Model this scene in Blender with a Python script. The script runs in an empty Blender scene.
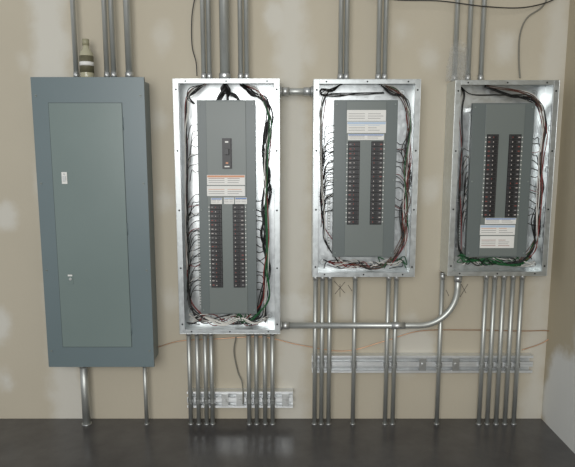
import bpy, bmesh, math, random
from mathutils import Vector, noise
random.seed(7)
scene = bpy.context.scene
scene.view_settings.view_transform = 'Standard'

# ---------------------------------------------------------------- survey
F = 560.0; D = 2.85; H = 1.42; TH = math.radians(8.2)
CS, SN = math.cos(TH), math.sin(TH)
def sv(u, v, d=0.0):
    """photo measurement -> metric (x, z) on the plane d metres in front of the back wall"""
    dx = (u-287.5)/F; dy = (233.5-v)/F
    ry = CS+dy*SN; rz = -SN+dy*CS
    t = (D-d)/ry
    return dx*t, H+rz*t
def rect(u0, u1, v0, v1, d):
    m = (v0+v1)/2; um=(u0+u1)/2
    return sv(u0, m, d)[0], sv(u1, m, d)[0], sv(um, v1, d)[1], sv(um, v0, d)[1]
def P(u, v, d):
    x, z = sv(u, v, d); return Vector((x, -d, z))

# ---------------------------------------------------------------- materials
def lin(c): 
    c = c/255.0
    return c/12.92 if c <= .04045 else ((c+.055)/1.055)**2.4
def rgb(r, g, b): return (lin(r), lin(g), lin(b), 1)
MATS = {}
def mat(name, col, rough=.5, metal=0, var=0.0, vscale=8, bump=0, bscale=40, rvar=0, spec=.5, kind='noise', coat=0):
    if name in MATS: return MATS[name]
    m = bpy.data.materials.new(name); m.use_nodes = True
    nt = m.node_tree; N = nt.nodes; L = nt.links
    b = N['Principled BSDF']
    b.inputs['Roughness'].default_value = rough
    b.inputs['Metallic'].default_value = metal
    b.inputs['Specular IOR Level'].default_value = spec
    b.inputs['Coat Weight'].default_value = coat
    tc = N.new('ShaderNodeTexCoord')
    if kind == 'voronoi':
        n = N.new('ShaderNodeTexVoronoi'); out = n.outputs['Color']
    else:
        n = N.new('ShaderNodeTexNoise'); n.inputs['Detail'].default_value = 4; out = n.outputs['Fac']
    n.inputs['Scale'].default_value = vscale
    L.new(tc.outputs['Object'], n.inputs['Vector'])
    bw = N.new('ShaderNodeRGBToBW'); L.new(out, bw.inputs[0])
    mx = N.new('ShaderNodeMix'); mx.data_type = 'RGBA'
    mx.inputs[6].default_value = tuple(max(0, c*(1-var)) for c in col[:3])+(1,)
    mx.inputs[7].default_value = tuple(min(1, c*(1+var)) for c in col[:3])+(1,)
    L.new(bw.outputs[0], mx.inputs[0]); L.new(mx.outputs[2], b.inputs['Base Color'])
    if rvar:
        mr = N.new('ShaderNodeMapRange')
        mr.inputs['To Min'].default_value = max(.02, rough-rvar); mr.inputs['To Max'].default_value = rough+rvar
        L.new(bw.outputs[0], mr.inputs[0]); L.new(mr.outputs[0], b.inputs['Roughness'])
    if bump:
        n2 = N.new('ShaderNodeTexNoise'); n2.inputs['Scale'].default_value = bscale
        L.new(tc.outputs['Object'], n2.inputs['Vector'])
        bp = N.new('ShaderNodeBump'); bp.inputs['Strength'].default_value = bump; bp.inputs['Distance'].default_value = .01
        L.new(n2.outputs['Fac'], bp.inputs['Height']); L.new(bp.outputs[0], b.inputs['Normal'])
    MATS[name] = m; return m

GALV = mat('galvanized_sheet', (.70,.73,.73,1), .34, .85, .08, 55, .14, 9, .06, kind='voronoi')
GALF = mat('galvanized_flange', (.46,.485,.485,1), .40, .9, .09, 55, .08, 12, .06, kind='voronoi')
EMT  = mat('conduit_steel', (.50,.515,.49,1), .42, .7, .10, 20, 0, 0, .06)
STRT = mat('strut_steel', (.76,.78,.78,1), .42, .7, .12, 30, .06, 60, .08)
FIT  = mat('fitting_zinc', (.52,.53,.52,1), .38, .8, .1, 30)
SCRW = mat('painted_screw', rgb(128,136,132), .45, .2, .1, 30)
GRAY = mat('panel_gray_paint', rgb(104,118,121), .32, 0, .05, 3, .03, 300, .05)
DOOR = mat('door_gray_paint', rgb(115,129,126), .26, 0, .05, 3, .03, 300, .05)
DEAD = mat('deadfront_gray_paint', rgb(98,106,105), .4, 0, .05, 4, .03, 300, .05)
DEAD2 = mat('deadfront_cover_paint', rgb(110,117,114), .4, 0, .05, 4, .03, 300, .05)
SEAM = mat('door_seam', rgb(60,72,70), .6, 0, .1, 30)
BLK  = mat('black_plastic', rgb(26,26,28), .4, 0, .2, 30)
BRK  = mat('breaker_body', rgb(50,49,50), .45, 0, .2, 60)
HOLE = mat('dark_recess', rgb(20,20,20), .8, 0, .1, 30)
RED  = mat('red_mark', rgb(140,74,66), .5, 0, .15, 60)
PNK  = mat('pale_mark', rgb(190,182,176), .5, 0, .1, 60)
WHT  = mat('white_label', rgb(224,223,218), .5, 0, .03, 30)
BLUE = mat('blue_label', rgb(92,128,184), .5, 0, .06, 30)
LBLU = mat('pale_blue_label', rgb(176,194,214), .5, 0, .06, 30)
ORG  = mat('orange_label', rgb(206,146,112), .5, 0, .06, 30)
INK  = mat('label_ink', rgb(140,138,138), .6, 0, .1, 50)
WBLK = mat('wire_black', rgb(24,25,24), .38, 0, .2, 30)
WRED = mat('wire_red', rgb(124,38,34), .4, 0, .1, 30)
WGRN = mat('wire_green', rgb(32,92,52), .4, 0, .1, 30)
WWHT = mat('wire_white', rgb(215,213,206), .45, 0, .05, 30)
WBRN = mat('wire_brown', rgb(90,64,50), .4, 0, .1, 30)
COP  = mat('bare_copper', (.66,.40,.26,1), .35, .9, .1, 30)
CGRY = mat('gray_cable', rgb(120,118,108), .5, 0, .1, 30)
CDRK = mat('dark_cable_jacket', rgb(48,46,44), .5, 0, .1, 30)
INKW = mat('marker_ink', rgb(60,56,54), .7, 0, .1, 60)

# ---------------------------------------------------------------- mesh builder
class MB:
    def __init__(s): s.bm = bmesh.new(); s.mats = []
    def mi(s, m):
        if m not in s.mats: s.mats.append(m)
        return s.mats.index(m)
    def box(s, x0, x1, y0, y1, z0, z1, m):
        i = s.mi(m)
        if x0 > x1: x0, x1 = x1, x0
        if y0 > y1: y0, y1 = y1, y0
        if z0 > z1: z0, z1 = z1, z0
        v = [s.bm.verts.new(p) for p in ((x0,y0,z0),(x1,y0,z0),(x1,y1,z0),(x0,y1,z0),(x0,y0,z1),(x1,y0,z1),(x1,y1,z1),(x0,y1,z1))]
        for f in ((3,2,1,0),(4,5,6,7),(0,1,5,4),(1,2,6,5),(2,3,7,6),(3,0,4,7)):
            s.bm.faces.new([v[k] for k in f]).material_index = i
    def tube(s, pts, r, m, seg=16, cap=True, radii=None):
        i = s.mi(m); pts = [Vector(p) for p in pts]; rings = []; up = None
        for k, p in enumerate(pts):
            if k == 0: t = pts[1]-p
            elif k == len(pts)-1: t = p-pts[k-1]
            else: t = (pts[k+1]-p).normalized()+(p-pts[k-1]).normalized()
            if t.length < 1e-9: t = Vector((0,0,1))
            t.normalize()
            if up is None:
                a = Vector((0,1,0)) if abs(t.y) < .9 else Vector((1,0,0))
                up = t.cross(a).normalized()
            else:
                up = (up - t*up.dot(t))
                up = up.normalized() if up.length > 1e-6 else t.orthogonal().normalized()
            w = t.cross(up); rr = radii[k] if radii else r
            rings.append([s.bm.verts.new(p+(up*math.cos(a)+w*math.sin(a))*rr) for a in [2*math.pi*q/seg for q in range(seg)]])
        for a, b in zip(rings, rings[1:]):
            for q in range(seg):
                f = s.bm.faces.new((a[q], a[(q+1)%seg], b[(q+1)%seg], b[q])); f.material_index = i; f.smooth = True
        if cap:
            s.bm.faces.new(rings[0][::-1]).material_index = i
            s.bm.faces.new(rings[-1]).material_index = i
    def cyl(s, a, b, r, m, seg=16): s.tube([a, b], r, m, seg)
    def done(s, name, parent=None, origin=(0,0,0), bevel=0):
        o = Vector(origin)
        for v in s.bm.verts: v.co -= o
        bmesh.ops.recalc_face_normals(s.bm, faces=s.bm.faces)
        me = bpy.data.meshes.new(name); s.bm.to_mesh(me); s.bm.free()
        for m in s.mats: me.materials.append(m)
        ob = bpy.data.objects.new(name, me); scene.collection.objects.link(ob)
        if parent: ob.parent = parent
        else: ob.location = o
        if bevel:
            b = ob.modifiers.new('bevel', 'BEVEL'); b.width = bevel; b.segments = 2
            b.limit_method = 'ANGLE'; b.angle_limit = math.radians(50)
        return ob
def empty(name, loc):
    e = bpy.data.objects.new(name, None); e.empty_display_size = .1; e.location = loc
    scene.collection.objects.link(e); return e
def smooth_path(pts, n=8):
    pts = [Vector(p) for p in pts]; out = []
    q = [pts[0]*2-pts[1]]+pts+[pts[-1]*2-pts[-2]]
    for k in range(1, len(q)-2):
        a, b, c, d = q[k-1], q[k], q[k+1], q[k+2]
        for j in range(n):
            t = j/n
            out.append(.5*((2*b)+(c-a)*t+(2*a-5*b+4*c-d)*t*t+(3*b-a-3*c+d)*t**3))
    out.append(pts[-1]); return out

# ---------------------------------------------------------------- room shell
XR = sv(541, 421)[0] + 0.0
ZT = 3.3
def wall_material(name, base, mud, joints, blobs, hz=(), axis='X'):
    m = bpy.data.materials.new(name); m.use_nodes = True
    nt = m.node_tree; N = nt.nodes; L = nt.links; b = N['Principled BSDF']
    b.inputs['Roughness'].default_value = .85; b.inputs['Specular IOR Level'].default_value = .2
    tc = N.new('ShaderNodeTexCoord'); sp = N.new('ShaderNodeSeparateXYZ'); L.new(tc.outputs['Object'], sp.inputs[0])
    nz = N.new('ShaderNodeTexNoise'); nz.inputs['Scale'].default_value = 5; nz.inputs['Detail'].default_value = 7; nz.inputs['Roughness'].default_value = .6
    L.new(tc.outputs['Object'], nz.inputs['Vector'])
    def math_(op, a, b_=None, c=None):
        n = N.new('ShaderNodeMath'); n.operation = op
        for i, x in enumerate((a, b_, c)):
            if x is None: continue
            if isinstance(x, (int, float)): n.inputs[i].default_value = x
            else: L.new(x, n.inputs[i])
        return n.outputs[0]
    wob = math_('MULTIPLY', math_('SUBTRACT', nz.outputs['Fac'], .5), .18)
    def band(coord, c, w, soft=.03, strength=1):
        d = math_('ABSOLUTE', math_('SUBTRACT', coord, c)); d = math_('ADD', d, wob)
        mr = N.new('ShaderNodeMapRange'); mr.interpolation_type = 'SMOOTHSTEP'
        mr.inputs['From Min'].default_value = w+soft; mr.inputs['From Max'].default_value = w-soft
        mr.inputs['To Min'].default_value = 0; mr.inputs['To Max'].default_value = strength
        L.new(d, mr.inputs[0]); return mr.outputs[0]
    cx = sp.outputs[axis]; cz = sp.outputs['Z']; mask = None
    def add(x):
        nonlocal mask
        mask = x if mask is None else math_('MAXIMUM', mask, x)
    for c, w, s in joints: add(band(cx, c, w, .045, s))
    for c, w, s in hz: add(band(cz, c, w, .045, s))
    for bx, bz, r, s in blobs:
        dx = math_('SUBTRACT', cx, bx); dz = math_('SUBTRACT', cz, bz)
        d = math_('SQRT', math_('ADD', math_('MULTIPLY', dx, dx), math_('MULTIPLY', math_('MULTIPLY', dz, dz), .6)))
        d = math_('ADD', d, wob)
        mr = N.new('ShaderNodeMapRange'); mr.interpolation_type = 'SMOOTHSTEP'
        mr.inputs['From Min'].default_value = r+.035; mr.inputs['From Max'].default_value = r-.035
        mr.inputs['To Min'].default_value = 0; mr.inputs['To Max'].default_value = s
        L.new(d, mr.inputs[0]); add(mr.outputs[0])
    n3 = N.new('ShaderNodeTexNoise'); n3.inputs['Scale'].default_value = 1.7; n3.inputs['Detail'].default_value = 6
    L.new(tc.outputs['Object'], n3.inputs['Vector'])
    bs = N.new('ShaderNodeMix'); bs.data_type = 'RGBA'
    bs.inputs[6].default_value = tuple(c*.92 for c in base[:3])+(1,); bs.inputs[7].default_value = tuple(min(1,c*1.08) for c in base[:3])+(1,)
    L.new(n3.outputs['Fac'], bs.inputs[0])
    mx = N.new('ShaderNodeMix'); mx.data_type = 'RGBA'; mx.inputs[7].default_value = mud
    L.new(mask, mx.inputs[0]); L.new(bs.outputs[2], mx.inputs[6]); L.new(mx.outputs[2], b.inputs['Base Color'])
    n4 = N.new('ShaderNodeTexNoise'); n4.inputs['Scale'].default_value = 60
    L.new(tc.outputs['Object'], n4.inputs['Vector'])
    bp = N.new('ShaderNodeBump'); bp.inputs['Strength'].default_value = .12; bp.inputs['Distance'].default_value = .004
    L.new(n4.outputs['Fac'], bp.inputs['Height']); L.new(bp.outputs[0], b.inputs['Normal'])
    return m
X0 = sv(60, 233)[0]
def blob(u, v, r, s): x, z = sv(u, v); return (x, z, r, s*.68)
WALL = wall_material('drywall_back', rgb(186,178,160), rgb(209,208,201),
    [(X0, .085, .62), (X0+1.19, .07, .55), (XR-.05, .05, .45)],
    [blob(4,215,.05,.9), blob(2,325,.06,1), blob(6,380,.045,1.1), blob(275,15,.06,.9), blob(430,60,.035,.6),
     blob(430,190,.03,.6), blob(290,310,.10,1.2), blob(410,345,.12,.8), blob(165,200,.04,.6), blob(160,120,.035,.5),
     blob(505,45,.05,.7), blob(505,330,.04,.6), blob(200,360,.06,.5), blob(400,30,.04,.5), blob(25,60,.03,.5),
     blob(165,40,.05,.5), blob(305,55,.05,.6), blob(300,200,.05,.7), blob(345,310,.05,.5), blob(170,300,.04,.5)], ())
WALLR = wall_material('drywall_right', rgb(178,168,146), rgb(214,215,212), [(-.35,.06,.5)], [(-.25,.15,.24,.9)], (), axis='Y')
mb = MB(); mb.box(-3.2, XR, 0, .12, 0, ZT, WALL); mb.done('wall_back')
mb = MB(); mb.box(XR, XR+.12, -3.4, .12, 0, ZT, WALLR); mb.done('wall_right')
# floor
fm = bpy.data.materials.new('sealed_concrete'); fm.use_nodes = True
nt = fm.node_tree; N = nt.nodes; L = nt.links; b = N['Principled BSDF']
tc = N.new('ShaderNodeTexCoord'); n1 = N.new('ShaderNodeTexNoise'); n1.inputs['Scale'].default_value = 3; n1.inputs['Detail'].default_value = 8; n1.inputs['Roughness'].default_value = .65
L.new(tc.outputs['Object'], n1.inputs['Vector'])
cr = N.new('ShaderNodeValToRGB'); cr.color_ramp.elements[0].position = .3; cr.color_ramp.elements[0].color = rgb(66,64,64)
cr.color_ramp.elements[1].position = .75; cr.color_ramp.elements[1].color = rgb(94,92,90)
L.new(n1.outputs['Fac'], cr.inputs[0]); L.new(cr.outputs[0], b.inputs['Base Color'])
mr = N.new('ShaderNodeMapRange'); mr.inputs['To Min'].default_value = .10; mr.inputs['To Max'].default_value = .34
L.new(n1.outputs['Fac'], mr.inputs[0]); L.new(mr.outputs[0], b.inputs['Roughness']); b.inputs['Specular IOR Level'].default_value = .5
mb = MB(); mb.box(-3.2, XR+.12, -5.0, .12, -.1, 0, fm); mb.done('floor')

# ---------------------------------------------------------------- closed panel
TD = .146
x0, x1, z0, z1 = rect(39.5, 149, 77, 367, TD+.006)
P1 = (x0, x1, z0, z1)
root = empty('closed_breaker_panel', ((x0+x1)/2, 0, z0)); O = root.location
mb = MB(); mb.box(x0+.012, x1-.012, -TD, -.001, z0+.012, z1-.012, GRAY); mb.done('enclosure_box', root, O, .002)
mb = MB()
mb.box(x0, x1, -TD-.006, -TD-.002, z0, z1, GRAY)
mb.box(x0, x0+.002, -TD-.002, -TD+.012, z0, z1, GRAY); mb.box(x1-.002, x1, -TD-.002, -TD+.012, z0, z1, GRAY)
mb.box(x0+.002, x1-.002, -TD-.002, -TD+.012, z1-.002, z1, GRAY); mb.box(x0+.002, x1-.002, -TD-.002, -TD+.012, z0, z0+.002, GRAY)
mb.done('cover_trim', root, O, .0012)
a0, a1, b0, b1 = rect(55.5, 126.5, 103, 347, TD+.01)
fy = -TD-.006
mb = MB(); mb.box(a0-.0022, a1+.0022, fy-.0006, fy, b0-.0022, b1+.0022, SEAM); mb.done('door_gap', root, O)
mb = MB(); mb.box(a0, a1, fy-.003, fy-.0004, b0, b1, DOOR); mb.done('panel_door', root, O, .001)
mb = MB()
for fr in (.08, .5, .92):
    zz = b0+(b1-b0)*fr; mb.cyl((a1+.003, fy-.002, zz-.03), (a1+.003, fy-.002, zz+.03), .002, GRAY, 10)
mb.done('door_hinges', root, O)
mb = MB()
lx, lz = sv(64.5, 178, TD+.01)
mb.box(lx-.013, lx+.013, fy-.006, fy-.003, lz-.028, lz+.028, WHT); mb.box(lx-.008, lx+.008, fy-.010, fy-.006, lz-.016, lz+.01, FIT)
mb.cyl((lx, fy-.006, lz+.018), (lx, fy-.009, lz+.018), .005, FIT, 12)
lx, lz = sv(70.5, 279, TD+.01)
mb.box(lx-.012, lx+.012, fy-.005, fy-.003, lz-.026, lz+.026, DOOR); mb.cyl((lx, fy-.005, lz), (lx, fy-.008, lz), .007, FIT, 12)
mb.box(lx-.012, lx+.010, fy-.0055, fy-.005, lz+.014, lz+.022, WHT)
mb.done('door_latches', root, O, .0006)
mb = MB()
for xx in (x0+.02, x1-.02):
    for fr in (.06, .35, .65, .94):
        zz = z0+(z1-z0)*fr
        mb.cyl((xx, fy, zz), (xx, fy-.003, zz), .005, SCRW, 12); mb.box(xx-.004, xx+.004, fy-.0034, fy-.003, zz-.0007, zz+.0007, HOLE)
mb.done('cover_screws', root, O)

# ---------------------------------------------------------------- open panels
def label(mb, r, y, head, blocks=5, tint=None):
    x0, x1, z0, z1 = r; w = x1-x0; h = z1-z0
    mb.box(x0, x1, y-.0012, y, z0, z1, WHT)
    yy = y-.0012
    if head: mb.box(x0+.002, x1-.002, yy-.0004, yy, z1-h*.24, z1-.002, head)
    rows = max(2, int(h*.7/.010))
    for k in range(rows):
        zz = z1-h*.32-(k*(h*.62/rows))
        for (p, q) in ((.04, .46), (.54, .54+.4*random.uniform(.5, 1))):
            mb.box(x0+w*p, x0+w*q, yy-.0003, yy, zz-.0022, zz, INK if not tint or k % 3 else tint)

def tub(name, uL, uR, vT, vB, dead, cols, bv, labels, main=None, dx=0.0):
    x0, x1, z0, z1 = rect(uL, uR, vT, vB, TD)
    root = empty(name, ((x0+x1)/2, 0, z0)); O = root.location
    t = .002; lip = .027
    mb = MB()
    mb.box(x0, x1, -.003, -.001, z0, z1, GALV)
    mb.box(x0, x0+t, -TD, -.003, z0, z1, GALV); mb.box(x1-t, x1, -TD, -.003, z0, z1, GALV)
    mb.box(x0+t, x1-t, -TD, -.003, z1-t, z1, GALV); mb.box(x0+t, x1-t, -TD, -.003, z0, z0+t, GALV)
    # front return lips
    mb.box(x0+t, x0+lip, -TD, -TD+t, z0+t, z1-t, GALF); mb.box(x1-lip, x1-t, -TD, -TD+t, z0+t, z1-t, GALF)
    mb.box(x0+lip, x1-lip, -TD, -TD+t, z1-.022, z1-t, GALF); mb.box(x0+lip, x1-lip, -TD, -TD+t, z0+t, z0+.022, GALF)
    mb.box(x0+lip-t, x0+lip, -TD+t, -TD+.010, z0+.022, z1-.022, GALF); mb.box(x1-lip, x1-lip+t, -TD+t, -TD+.010, z0+.022, z1-.022, GALF)
    mb.done('enclosure_tub', root, O, .0006)
    mb = MB()
    n = max(3, int((z1-z0)/.26)+1)
    for k in range(n):
        zz = z0+.05+(z1-z0-.10)*k/(n-1)
        for xx in (x0+.015, x1-.015): mb.cyl((xx, -TD-.0006, zz), (xx, -TD, zz), .0045, HOLE, 12)
    for k in range(3):
        xx = x0+.06+(x1-x0-.12)*k/2
        for zz in (z0+.012, z1-.012): mb.cyl((xx, -TD-.0006, zz), (xx, -TD, zz), .004, HOLE, 12)
    mb.done('cover_screw_holes', root, O)
    # knockouts on back and sides, mounting bolts
    mb = MB()
    for (fx, fz) in ((.12,.03),(.88,.03),(.12,.97),(.88,.97)):
        xx = x0+(x1-x0)*fx; zz = z0+(z1-z0)*fz + (.02 if fz < .5 else -.02)
        mb.tube([(xx+.016*math.cos(a), -.0045, zz+.016*math.sin(a)) for a in [2*math.pi*q/20 for q in range(21)]], .0014, FIT, 6)
        mb.cyl((xx, -.003, zz), (xx, -.010, zz), .007, FIT, 6)
    for sx, xx in ((1, x0+t), (-1, x1-t)):
        for k in range(max(3, int((z1-z0)/.2))):
            zz = z0+.12+k*.2
            if zz > z1-.08: break
            mb.tube([(xx+sx*.001, -.075+.014*math.cos(a), zz+.014*math.sin(a)) for a in [2*math.pi*q/18 for q in range(19)]], .0012, FIT, 6)
    mb.done('knockouts', root, O)
    a0, a1, b0, b1 = rect(*dead, .118)
    mb = MB()
    mb.box(a0+.03, a0+.06, -.06, -.003, b0+.03, b1-.03, GALV); mb.box(a1-.06, a1-.03, -.06, -.003, b0+.03, b1-.03, GALV)
    for zz in (b0+.015, b1-.035): mb.box(a0+.012, a1-.012, -.085, -.003, zz, zz+.02, FIT)
    mb.box(a0+.07, a1-.07, -.09, -.06, b0+.03, b1-.03, BLK)
    mb.box(a0-.022, a0-.008, -.045, -.03, b0+.02, b0+(b1-b0)*.4, FIT)
    mb.box(a0-.020, a0-.010, -.03, -.003, b0+.03, b0+.05, BLK); mb.box(a0-.020, a0-.010, -.03, -.003, b0+(b1-b0)*.35, b0+(b1-b0)*.35+.02, BLK)
    zz = b0+.03
    while zz < b0+(b1-b0)*.4-.01:
        mb.cyl((a0-.015, -.045, zz), (a0-.015, -.049, zz), .004, SCRW, 8); zz += .014
    mb.done('bus_chassis', root, O, .001)
    # deadfront sheet with folded sides
    mb = MB(); y = -.118
    mb.box(a0, a1, y, y+.002, b0, b1, DEAD)
    mb.box(a0, a0+.002, y+.002, y+.030, b0, b1, DEAD); mb.box(a1-.002, a1, y+.002, y+.030, b0, b1, DEAD)
    mb.box(a0+.002, a1-.002, y+.002, y+.030, b1-.002, b1, DEAD); mb.box(a0+.002, a1-.002, y+.002, y+.030, b0, b0+.002, DEAD)
    c0 = rect(cols[0][0], cols[0][1], bv[0], bv[1], .124); c1 = rect(cols[1][0], cols[1][1], bv[0], bv[1], .124)
    p0, p1 = c0[0]-.012, c1[1]+.012
    mb.box(p0, p1, y-.004, y, b0+.006, b1-.006, DEAD2)
    for xx in (a0+.012, a1-.012):
        for zz in (b0+.02, (b0+b1)/2, b1-.02): mb.cyl((xx, y, zz), (xx, y-.003, zz), .004, SCRW, 10)
    mb.done('deadfront', root, O, .001)
    y2 = y-.004
    # breakers
    mb = MB()
    for ci, c in enumerate((c0, c1)):
        cx0, cx1, cz0, cz1 = c
        mb.box(cx0-.002, cx1+.002, y2-.0008, y2, cz0-.003, cz1+.003, HOLE)
        nr = int(round((cz1-cz0)/.0215)); st = (cz1-cz0)/nr
        for k in range(nr):
            za = cz0+k*st+.0010; zb = cz0+(k+1)*st-.0010; zm = (za+zb)/2
            mb.box(cx0, cx1, y2-.005, y2-.0008, za, zb, BRK)
            s = 1 if ci == 0 else -1
            cm = (cx0+cx1)/2
            off = cm+s*.008
            mb.box(off-.010, off+.010, y2-.013, y2-.005, zm-.006, zm+.006, BLK)
            mb.box(off-.010, off-.0065, y2-.0134, y2-.013, zm-.003, zm+.003, RED if random.random() < .3 else PNK)
            o2 = cm-s*.018
            mb.box(o2-.0050, o2+.0050, y2-.0054, y2-.005, zm-.0022, zm+.0022, random.choice([PNK, RED, INK, PNK, INK]))
        nx = (cx0-.009, cx0-.004) if ci == 0 else (cx1+.004, cx1+.009)
        for k in range(nr): 
            zz = cz0+(k+.5)*st; mb.box(nx[0], nx[1], y2-.0005, y2, zz-.0025, zz+.0025, WHT)
    mb.done('circuit_breakers', root, O, .0008)
    if main:
        r = rect(*main, .126); mb = MB()
        mb.box(r[0]-.004, r[1]+.004, y2-.002, y2, r[2]-.004, r[3]+.004, BLK)
        mb.box(r[0], r[1], y2-.012, y2-.002, r[2], r[3], BRK)
        cm = (r[0]+r[1])/2; zm = (r[2]+r[3])/2
        mb.box(cm-.010, cm+.010, y2-.032, y2-.012, zm-.004, zm+.022, BLK)
        mb.box(cm-.008, cm+.008, y2-.0124, y2-.012, r[3]-.018, r[3]-.010, WHT); mb.box(cm-.006, cm+.006, y2-.0124, y2-.012, r[2]+.020, r[2]+.028, ORG)
        mb.box(cm-.012, cm+.012, y2-.0124, y2-.012, r[2]+.004, r[2]+.010, WHT)
        mb.done('main_breaker', root, O, .001)
    mb = MB()
    for (lu0, lu1, lv0, lv1, hd, tint) in labels:
        label(mb, rect(lu0, lu1, lv0, lv1, .123), y2, hd, tint=tint)
    mb.done('labels', root, O)
    return root, (x0, x1, z0, z1), (a0, a1, b0, b1)

T2, R2, A2 = tub('open_breaker_panel', 176, 280, 78.5, 334, (199,256,100,314), ((211,222),(233.5,244.5)), (205,287),
    [(207,245,175,185,ORG,RED), (207,245,186,196,None,ORG), (211,222,198,204,BLUE,None), (224,234,197.5,204,LBLU,None), (235,247,197.5,204,BLUE,None)], main=(223,231,139,168))
T3, R3, A3 = tub('open_breaker_panel', 313, 418, 79, 277, (333.5,396,100,257), ((348,359),(371,382)), (142,224),
    [(347,386,110,121,None,None), (347,386,121.5,133,LBLU,LBLU), (348,384,134,140,BLUE,None)])
T4, R4, A4 = tub('open_breaker_panel', 451.5, 553.5, 80, 276, (469.5,530.5,103,257), ((485.5,496.5),(507.5,519)), (135,217),
    [(485,516,218,224,BLUE,None), (480,515,225,235,LBLU,ORG), (480,514,236,248,None,RED)])

# ---------------------------------------------------------------- wiring
def wires(root, name, m, runs, R=None):
    O = root.location; mb = MB()
    for pts, n, spread, r in runs:
        for k in range(n):
            q = []
            # each conductor drifts independently, with an extra slack point between stations
            full = []
            for j in range(len(pts)):
                full.append(pts[j])
                if j < len(pts)-1 and abs(pts[j+1][1]-pts[j][1]) > 35:
                    a, b = pts[j], pts[j+1]; full.append(tuple((x+y)/2 for x, y in zip(a, b)))
            for j, (u, v, d) in enumerate(full):
                p = P(u, v, d); s = spread*(.5 if j in (0, len(full)-1) else 1.25)
                p += Vector((random.uniform(-s, s), random.uniform(-s*.7, s*.7), random.uniform(-s, s)))
                p.y = min(-.010, max(-.134, p.y))
                if R: p.x = min(R[1]-.008, max(R[0]+.008, p.x)); p.z = min(R[3]-.008, max(R[2]+.008, p.z))
                q.append(p)
            mb.tube(smooth_path(q, 6), r, m, 7)
    return mb.done(name, root, O)
def combs(uA, uB, vs, d0=.06, d1=.09, n=1, r=.0017):
    out = []
    for v in vs:
        for _ in range(n):
            j = random.uniform(2, 16); w = uA+(uA-uB)*random.uniform(-.1, .18)
            out.append(([(w, v+j+random.uniform(5, 14), d0), (w+(uB-uA)*.15, v+j*.6, d0+.015), ((uA+uB)/2, v+random.uniform(-2, 5), d0+.02), (uB, v+random.uniform(-1,1), d1)], 1, .002, r))
    return out
def tangle(u0, u1, v0, v1, n, r, pts=6):
    out = []
    for _ in range(n):
        u = random.uniform(u0, u1); q = []
        du = random.choice((-1, 1))*(u1-u0)/pts*random.uniform(.5, 1.1)
        for k in range(pts):
            q.append((u, random.uniform(v0, v1), random.uniform(.04, .12)))
            u += du*random.uniform(.6, 1.3)
            if u > u1 or u < u0: du = -du; u = min(u1, max(u0, u))
        out.append((q, 1, .003, r))
    return out
RNG = range
# panel 2
wires(T2, 'black_feeder_wires', WBLK, [
    ([(225,83,.075),(226,90,.08),(222,97,.09),(216,106,.08)], 3, .010, .0060),
    ([(225,83,.075),(224,90,.08),(236,97,.08),(240,108,.08)], 3, .010, .0060),
    ([(225,83,.075),(228,90,.08),(228,97,.09),(229,106,.08)], 2, .008, .0060),
    ([(243,84,.06),(250,93,.08),(264,98,.09),(270,115,.09),(264,150,.10),(269,190,.09),(262,230,.10),(268,270,.09),(261,300,.10),(256,318,.09),(240,322,.08)], 6, .011, .0032),
    ([(240,84,.06),(252,92,.1),(268,106,.1),(263,135,.10),(268,175,.1),(262,210,.10),(268,250,.10),(263,290,.09),(266,322,.06)], 3, .011, .0030),
    ([(205,84,.06),(195,92,.08),(188,100,.08),(186,130,.07),(187,170,.08),(187,210,.08),(188,250,.08),(188,290,.08),(196,316,.08),(215,322,.08)], 4, .005, .0020),
    ([(205,84,.06),(192,90,.1),(188,96,.1),(194,104,.06)], 3, .008, .0021),
    ([(187,290,.08),(192,308,.1),(210,320,.1),(240,323,.1),(262,316,.1),(266,300,.1)], 3, .007, .0028)]
    + combs(189, 203, RNG(120, 175, 8)) + combs(189, 203, RNG(196, 296, 5)) + combs(266, 253, RNG(200, 296, 7), r=.0022) + tangle(188,268,314,326,5,.0026), R2)
wires(T2, 'red_wires', WRED, [([(206,84,.06),(190,92,.07),(186,108,.06),(187,180,.06),(186,240,.07),(190,300,.07),(205,318,.08)], 2, .005, .0020),
    ([(245,84,.06),(262,96,.1),(270,120,.1),(266,180,.11),(268,240,.11),(262,300,.11),(245,320,.1)], 1, .008, .0024)]
    + combs(189, 203, (205, 230, 262)) + tangle(188,266,314,326,3,.0022), R2)
wires(T2, 'green_wires', WGRN, [([(262,96,.1),(270,120,.11),(267,180,.115),(266,240,.115),(268,300,.11),(250,322,.1)], 2, .008, .0028)] + tangle(235,270,308,324,2,.0026), R2)
wires(T2, 'white_wires', WWHT, [([(190,324,.05),(205,318,.1),(222,324,.11),(240,319,.1),(255,324,.1),(268,318,.06)], 4, .007, .0028),
    ([(206,84,.06),(190,94,.09),(186,130,.08),(186,200,.08),(187,270,.08)], 2, .004, .0019),
    ([(247,84,.06),(258,92,.09),(270,120,.11),(264,180,.11),(270,250,.11),(264,316,.1)], 2, .007, .0023)]
    + combs(189, 203, (214, 246, 280, 150)) + tangle(190,268,313,325,6,.0026), R2)
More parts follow.
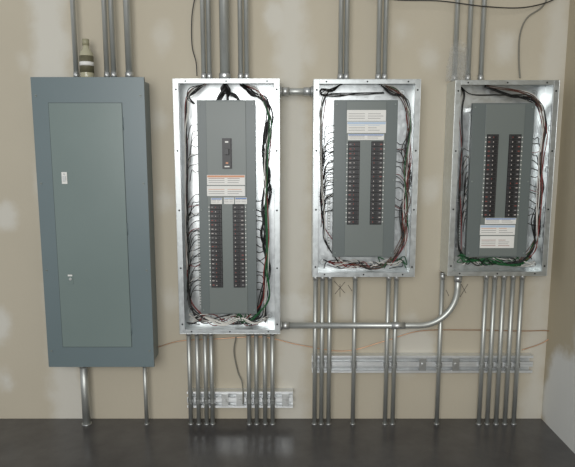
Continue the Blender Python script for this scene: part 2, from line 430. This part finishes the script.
# panel 3
wires(T3, 'black_circuit_wires', WBLK, [
    ([(342,84,.06),(332,90,.09),(322,90,.1),(322,95,.1),(336,95,.09),(360,94,.08),(384,93,.08)], 4, .006, .0023),
    ([(380,84,.06),(392,92,.09),(406,98,.09),(409,125,.09),(404,150,.1),(410,180,.09),(402,210,.1),(401,245,.09),(386,264,.09),(360,266,.09)], 4, .010, .0022),
    ([(342,84,.06),(328,92,.07),(321,110,.07),(322,150,.07),(321,200,.07),(325,240,.07),(338,262,.08)], 3, .004, .0020)]
    + combs(323, 337, RNG(126, 212, 5)) + combs(323, 337, RNG(150, 205, 11), n=2) + combs(407, 393, RNG(140, 222, 7)) + tangle(324,402,260,269,5,.0022), R3)
wires(T3, 'red_wires', WRED, [([(384,84,.06),(402,96,.07),(408,120,.09),(410,160,.09),(404,200,.1),(405,240,.1),(390,266,.09)], 2, .008, .0021),
    ([(326,100,.05),(321,150,.05),(323,220,.05),(345,266,.06),(380,264,.06)], 1, .005, .0020)] + combs(407, 393, (150, 175, 204)) + tangle(330,400,260,269,2,.0021), R3)
wires(T3, 'brown_wires', WBRN, [([(384,84,.06),(402,98,.09),(409,120,.1),(405,160,.1),(408,200,.1),(402,240,.1),(380,266,.1),(352,264,.09)], 3, .010, .0021)], R3)
wires(T3, 'green_wires', WGRN, [([(384,84,.06),(400,94,.07),(411,120,.1),(405,170,.11),(408,230,.1)], 1, .005, .0024)] + tangle(378,406,256,268,3,.0025), R3)
wires(T3, 'white_wires', WWHT, [([(342,84,.06),(325,94,.06),(321,120,.08),(322,190,.08),(325,240,.08)], 2, .005, .0019),
    ([(380,84,.06),(398,92,.08),(409,120,.1),(404,200,.1),(406,256,.09)], 2, .008, .0021)]
    + combs(323, 337, (140, 165, 178, 192)) + tangle(335,404,259,269,7,.0024), R3)
# panel 4
wires(T4, 'black_circuit_wires', WBLK, [
    ([(460,86,.06),(464,94,.08),(462,110,.08),(462,140,.08),(460,180,.08),(459,220,.08),(459,248,.08),(470,262,.09)], 4, .004, .0022),
    ([(484,86,.06),(510,95,.07),(537,102,.09),(544,125,.09),(539,160,.10),(543,190,.09),(534,220,.10),(536,245,.09),(524,260,.10),(505,264,.09)], 5, .010, .0027),
    ([(460,86,.06),(472,95,.1),(500,94,.1),(530,97,.1),(542,110,.1)], 2, .005, .0023)]
    + combs(463, 475, RNG(148, 222, 5)) + combs(540, 528, RNG(135, 225, 8), r=.0021) + tangle(462,532,257,266,5,.0026), R4)
wires(T4, 'red_wires', WRED, [([(486,86,.06),(530,95,.06),(544,130,.1),(540,190,.1),(536,250,.1),(515,265,.09)], 2, .009, .0022),
    ([(459,90,.06),(462,150,.08),(460,210,.08),(461,252,.07)], 1, .004, .0019)] + combs(540, 528, (150, 190)), R4)
wires(T4, 'brown_wires', WBRN, [([(486,86,.06),(532,98,.1),(543,125,.11),(540,180,.11),(536,240,.1),(518,262,.1)], 2, .009, .0022)], R4)
wires(T4, 'green_wires', WGRN, [([(459,248,.06),(466,261,.1),(485,259,.1),(505,265,.1),(525,260,.09),(535,240,.06)], 4, .008, .0028)] + tangle(458,532,255,266,5,.0026), R4)
wires(T4, 'white_wires', WWHT, [([(486,86,.06),(532,95,.08),(543,120,.11),(538,190,.11),(537,248,.1)], 2, .007, .0022)]
    + combs(463, 475, (156, 172, 186, 204)) + tangle(462,534,256,266,5,.0024), R4)

# ---------------------------------------------------------------- conduits
CD = .062; STRAPX = []
def connector(mb, x, y, z, r, s):
    """fitting at an enclosure; s=+1 conduit goes up from z, -1 down"""
    mb.cyl((x, y, z+s*.0015), (x, y, z+s*.006), r*1.45, FIT, 8)
    mb.cyl((x, y, z+s*.006), (x, y, z+s*.034), r*1.22, FIT, 16)
    mb.cyl((x, y-r*1.15, z+s*.022), (x, y-r*1.4, z+s*.022), r*.3, FIT, 8)
def up(u, v, R, r=.0117, d=CD, zc=None):
    x = sv(u, v, d)[0]; zt = R[3]; mb = MB()
    mb.cyl((x, -d, zt+.0015), (x, -d, ZT-.05), r, EMT, 20); connector(mb, x, -d, zt, r, 1)
    mb.done('electrical_conduit', None, (x, -d, zt))
def down(u, v, R, r=.0112, d=CD, rail=None):
    x = sv(u, v, d)[0]; zb = R[2]; mb = MB(); STRAPX.append(x)
    mb.cyl((x, -d, .0), (x, -d, zb-.0015), r, EMT, 20); connector(mb, x, -d, zb, r, -1)
    mb.cyl((x, -d, .0), (x, -d, .006), r*1.25, FIT, 16)
    if rail is not None:   # strut strap
        for s in (-1, 1):
            mb.box(x+s*(r+.001), x+s*(r+.004), -d-.004, -.0495, rail-.012, rail+.012, FIT)
        pts = [(x+(r+.002)*math.cos(a), -d-(r+.002)*math.sin(a), rail) for a in [math.pi*q/10 for q in range(11)]]
        for a, b in zip(pts, pts[1:]):
            for dz in (-.009, 0, .009):
                mb.tube([Vector(a)+Vector((0,0,dz)), Vector(b)+Vector((0,0,dz))], .0014, FIT, 6)
    mb.done('electrical_conduit', None, (x, -d, 0))
for u, r in ((74.5,.0117),(105.5,.0117),(112.5,.0117),(128,.016)): up(u, 40, P1, r)
for u, r in ((203,.0112),(208.8,.0112),(224.5,.024),(240.3,.0112),(246.5,.0112)): up(u, 40, R2, r)
for u in (340.8, 346.8, 379, 385.5): up(u, 40, R3)
for u in (456, 469.5, 482.5): up(u, 40, R4)
rA = (sv(240, 392, .05)[1], sv(240, 408, .05)[1]); rB = (sv(420, 356, .05)[1], sv(420, 373, .05)[1])
mA = sum(rA)/2; mBz = sum(rB)/2
down(85.5, 400, P1, .020); down(146, 400, P1, .0105)
for u in (190,198,206,212,249,256.5,265,272.5): down(u, 385, R2, rail=mA)
for u in (315,321.8,329.2,354,386.8,394.5): down(u, 350, R3, rail=mBz)
for u in (439.5,482.5,491,500,509,518): down(u, 350, R4, rail=mBz)

# horizontal nipple between panels 2 and 3
mb = MB(); z = sv(297, 91.5, .075)[1]; xa, xb = R2[1], R3[0]
mb.cyl((xa+.0015, -.075, z), (xb-.0015, -.075, z), .016, EMT, 20)
for a, b, r in ((xa+.0015, xa+.008, .027), (xa+.008, xa+.045, .021), (xb-.045, xb-.008, .021), (xb-.008, xb-.0015, .027)):
    mb.cyl((a, -.075, z), (b, -.075, z), r, FIT, 12)
mb.done('electrical_conduit', None, ((xa+xb)/2, -.075, z))
# long horizontal run with elbow up into panel 4
d = .094; z = sv(350, 325.5, d)[1]; xe = sv(457.5, 290, d)[0]; zb = R4[2]; RR = min(.19, zb-z-.05); 
path = [(R2[1]+.0015, -d, z), (xe-RR, -d, z)]
for q in range(1, 13):
    a = math.pi/2*q/12; path.append((xe-RR+RR*math.sin(a), -d, z+RR*(1-math.cos(a))))
path.append((xe, -d, zb-.0015))
mb = MB(); mb.tube(path, .0155, EMT, 20)
mb.cyl((R2[1]+.0015, -d, z), (R2[1]+.008, -d, z), .026, FIT, 8); mb.cyl((R2[1]+.008, -d, z), (R2[1]+.045, -d, z), .020, FIT)
xx = sv(398, 325, d)[0]; mb.cyl((xx-.035, -d, z), (xx+.035, -d, z), .0185, FIT)
mb.cyl((xe, -d, zb-.0015), (xe, -d, zb-.008), .026, FIT, 8); mb.cyl((xe, -d, zb-.008), (xe, -d, zb-.04), .020, FIT)
mb.done('electrical_conduit', None, (R2[1], -d, z))

# ---------------------------------------------------------------- strut rails
def strut(u0, u1, zr, v):
    xa = sv(u0, v, .048)[0]; xb = sv(u1, v, .048)[0]; zt = max(zr); zb = min(zr); zm = (zt+zb)/2; mb = MB(); F0 = -.048
    for lo, hi in ((zb, zm-.0005), (zm+.0005, zt)):
        mb.box(xa, xb, -.004, -.001, lo, hi, STRT)
        mb.box(xa, xb, F0, -.004, lo, lo+.0025, STRT); mb.box(xa, xb, F0, -.004, hi-.0025, hi, STRT)
        for a, b in ((lo+.0025, lo+.0125), (hi-.0125, hi-.0025)):
            mb.box(xa, xb, F0, F0+.0025, a, b, STRT)
        mb.box(xa, xb, F0+.0025, F0+.009, lo+.010, lo+.0125, STRT); mb.box(xa, xb, F0+.0025, F0+.009, hi-.0125, hi-.010, STRT)
    x = xa+.03
    while x < xb-.04:
        for c in ((zb+zm)/2, (zm+zt)/2): mb.box(x, x+.028, -.0048, -.004, c-.006, c+.006, HOLE)
        x += .05
    for fr in (.04, .36, .5, .65, .93):
        x = xa+(xb-xa)*fr
        if min(abs(x-s) for s in STRAPX) < .037: continue
        mb.box(x-.018, x+.018, F0-.004, F0, zm-.034, zm+.034, FIT); mb.cyl((x, F0-.004, zm), (x, F0-.012, zm), .009, FIT, 6)
    mb.done('strut_channel', None, ((xa+xb)/2, 0, zm), .0006)
strut(187, 293, rA, 400); strut(312, 533, rB, 364)

# ---------------------------------------------------------------- loose cables
def cable(name, m, pts, r, n=10):
    mb = MB(); mb.tube(smooth_path([P(*p) for p in pts], n), r, m, 10); mb.done(name)
cable('copper_ground_wire', COP, [(155,348,.012),(180,341,.015),(215,339,.02),(262,337,.02),(300,345,.02),(345,351,.02),(385,341,.02),(420,331,.02),(470,330,.02),(520,331,.02),(549,331,.02),(551,337,.02),(540,344,.02),(522,350,.02)], .0024)
cable('gray_cable', CGRY, [(236,337,.03),(234,352,.02),(238,372,.015),(242,382,.03),(243,392,.06),(243,404,.062)], .0036)
cable('black_cable', CDRK, [(352,-14,.09),(390,-1,.09),(440,1,.09),(480,6,.09),(515,8,.06),(538,5,.03),(556,-2,.02),(565,-14,.02)], .0030)
cable('gray_cable', CGRY, [(551,-12,.008),(543,6,.008),(527,18,.01),(520,35,.02),(519,60,.04),(520,78,.06)], .0038)
cable('black_cable', CDRK, [(197,-12,.02),(192,15,.02),(192,45,.02),(196,62,.03),(197,76,.03)], .0026)

# marker scribbles on drywall
def marks(strokes):
    mb = MB()
    for s in strokes: mb.tube([P(u, v, .0012) for u, v in s], .0012, INKW, 6)
    mb.done('wall_marking')
marks([[(334,281),(345,293)],[(345,282),(335,294)],[(340,284),(340,297)],[(348,285),(352,291)]])
marks([[(461,284),(466,293)],[(468,284),(460,297)],[(446,290),(449,296)]])

# ---------------------------------------------------------------- bottle on top of closed panel
bx = sv(86.5, 60, .08)[0]; bz = P1[3]-.012; mb = MB()
BOT = mat('bottle_plastic', rgb(170,166,140), .2, 0, .05, 20, spec=.6); LAB = mat('bottle_label', rgb(96,92,70), .5, 0, .3, 60)
prof = [(0,.027),(.004,.031),(.03,.032),(.12,.032),(.135,.029),(.150,.018),(.158,.014),(.175,.014)]
mb.tube([(bx, -.08, bz+h) for h, r in prof], 0, BOT, 24, radii=[r for h, r in prof])
mb.tube([(bx, -.08, bz+.040), (bx, -.08, bz+.118)], .0326, LAB, 24)
mb.cyl((bx, -.08, bz+.072), (bx, -.08, bz+.090), .0331, WHT, 24)
mb.cyl((bx, -.08, bz+.168), (bx, -.08, bz+.196), .016, mat('bottle_cap', rgb(150,146,120), .4, 0, .05, 20), 18)
mb.done('plastic_bottle', None, (bx, -.08, bz))

# crumpled clear plastic bag standing among the conduits above panel 4
pm = bpy.data.materials.new('clear_plastic_film'); pm.use_nodes = True; nt = pm.node_tree
b = nt.nodes['Principled BSDF']; b.inputs['Base Color'].default_value = (.62,.63,.61,1); b.inputs['Roughness'].default_value = .1
tr = nt.nodes.new('ShaderNodeBsdfTransparent'); ms = nt.nodes.new('ShaderNodeMixShader'); ms.inputs[0].default_value = .17
nt.links.new(tr.outputs[0], ms.inputs[1]); nt.links.new(b.outputs[0], ms.inputs[2]); nt.links.new(ms.outputs[0], nt.nodes['Material Output'].inputs[0])
c = P(458, 59, .112); c.z = R4[3]+.001
bm = bmesh.new()
for layer in range(3):
    off = Vector((layer*7.3, 2.1*layer, 5)); rows = []
    NX, NZ = 30, 44; HB = .185-.02*layer
    for i in range(NZ+1):
        t = i/NZ; half = .050*(1-.25*t)*(1+.25*noise.noise(Vector((t*4, layer*3.7, 1))))
        cxo = .014*noise.noise(Vector((t*2.5, layer*5.1, 8)))
        ring = []
        for j in range(NX+1):
            s = j/NX*2-1
            p = Vector((s*2.2, t*4.5, 0))+off
            yy = .020*noise.noise(p*1.6)+.016*abs(noise.noise(p*3.3))+(.012*(layer-1))
            zz = HB*t*(1-.10*abs(s)) + (.018*noise.noise(Vector((s*3, layer*2.0, 3))) if i > 0 else 0)*t
            ring.append(bm.verts.new((cxo+s*half+.005*noise.noise(p*3), max(-.030, min(.034, yy)), max(0, zz))))
        rows.append(ring)
    for a, b2 in zip(rows, rows[1:]):
        for j in range(NX): bm.faces.new((a[j], a[j+1], b2[j+1], b2[j]))
me = bpy.data.meshes.new('plastic_bag'); bm.to_mesh(me); bm.free(); me.materials.append(pm)
ob = bpy.data.objects.new('plastic_bag', me); scene.collection.objects.link(ob); ob.location = c

# ---------------------------------------------------------------- lights, world
def area(name, loc, tgt, sx, sy, e, col):
    l = bpy.data.lights.new(name, 'AREA'); l.shape = 'RECTANGLE'; l.size = sx; l.size_y = sy; l.energy = e; l.color = col
    o = bpy.data.objects.new(name, l); scene.collection.objects.link(o); o.location = loc
    o.rotation_euler = (Vector(tgt)-Vector(loc)).to_track_quat('-Z', 'Y').to_euler()
area('window_daylight', (-.9, -5.2, 2.1), (0.1, 0, 1.2), 2.2, 2.4, 110, (1, .99, .97))  # unseen source, taken as soft window light from behind and left
area('added_glint_light', (.06, -2.95, 1.52), (0.06, 0, 1.3), .18, .12, 13, (.96, .985, 1))  # added lamp beside the camera, no real flash; gives the metal hotspots
w = bpy.data.worlds.new('World'); scene.world = w; w.use_nodes = True
w.node_tree.nodes['Background'].inputs[0].default_value = (.95, .98, 1, 1); w.node_tree.nodes['Background'].inputs[1].default_value = .48

# ---------------------------------------------------------------- camera
cam = bpy.data.cameras.new('camera'); co = bpy.data.objects.new('camera', cam); scene.collection.objects.link(co)
cam.sensor_width = 36; cam.lens = F*36/575; co.location = (0, -D, H); co.rotation_euler = (math.pi/2-TH, 0, 0)
scene.camera = co
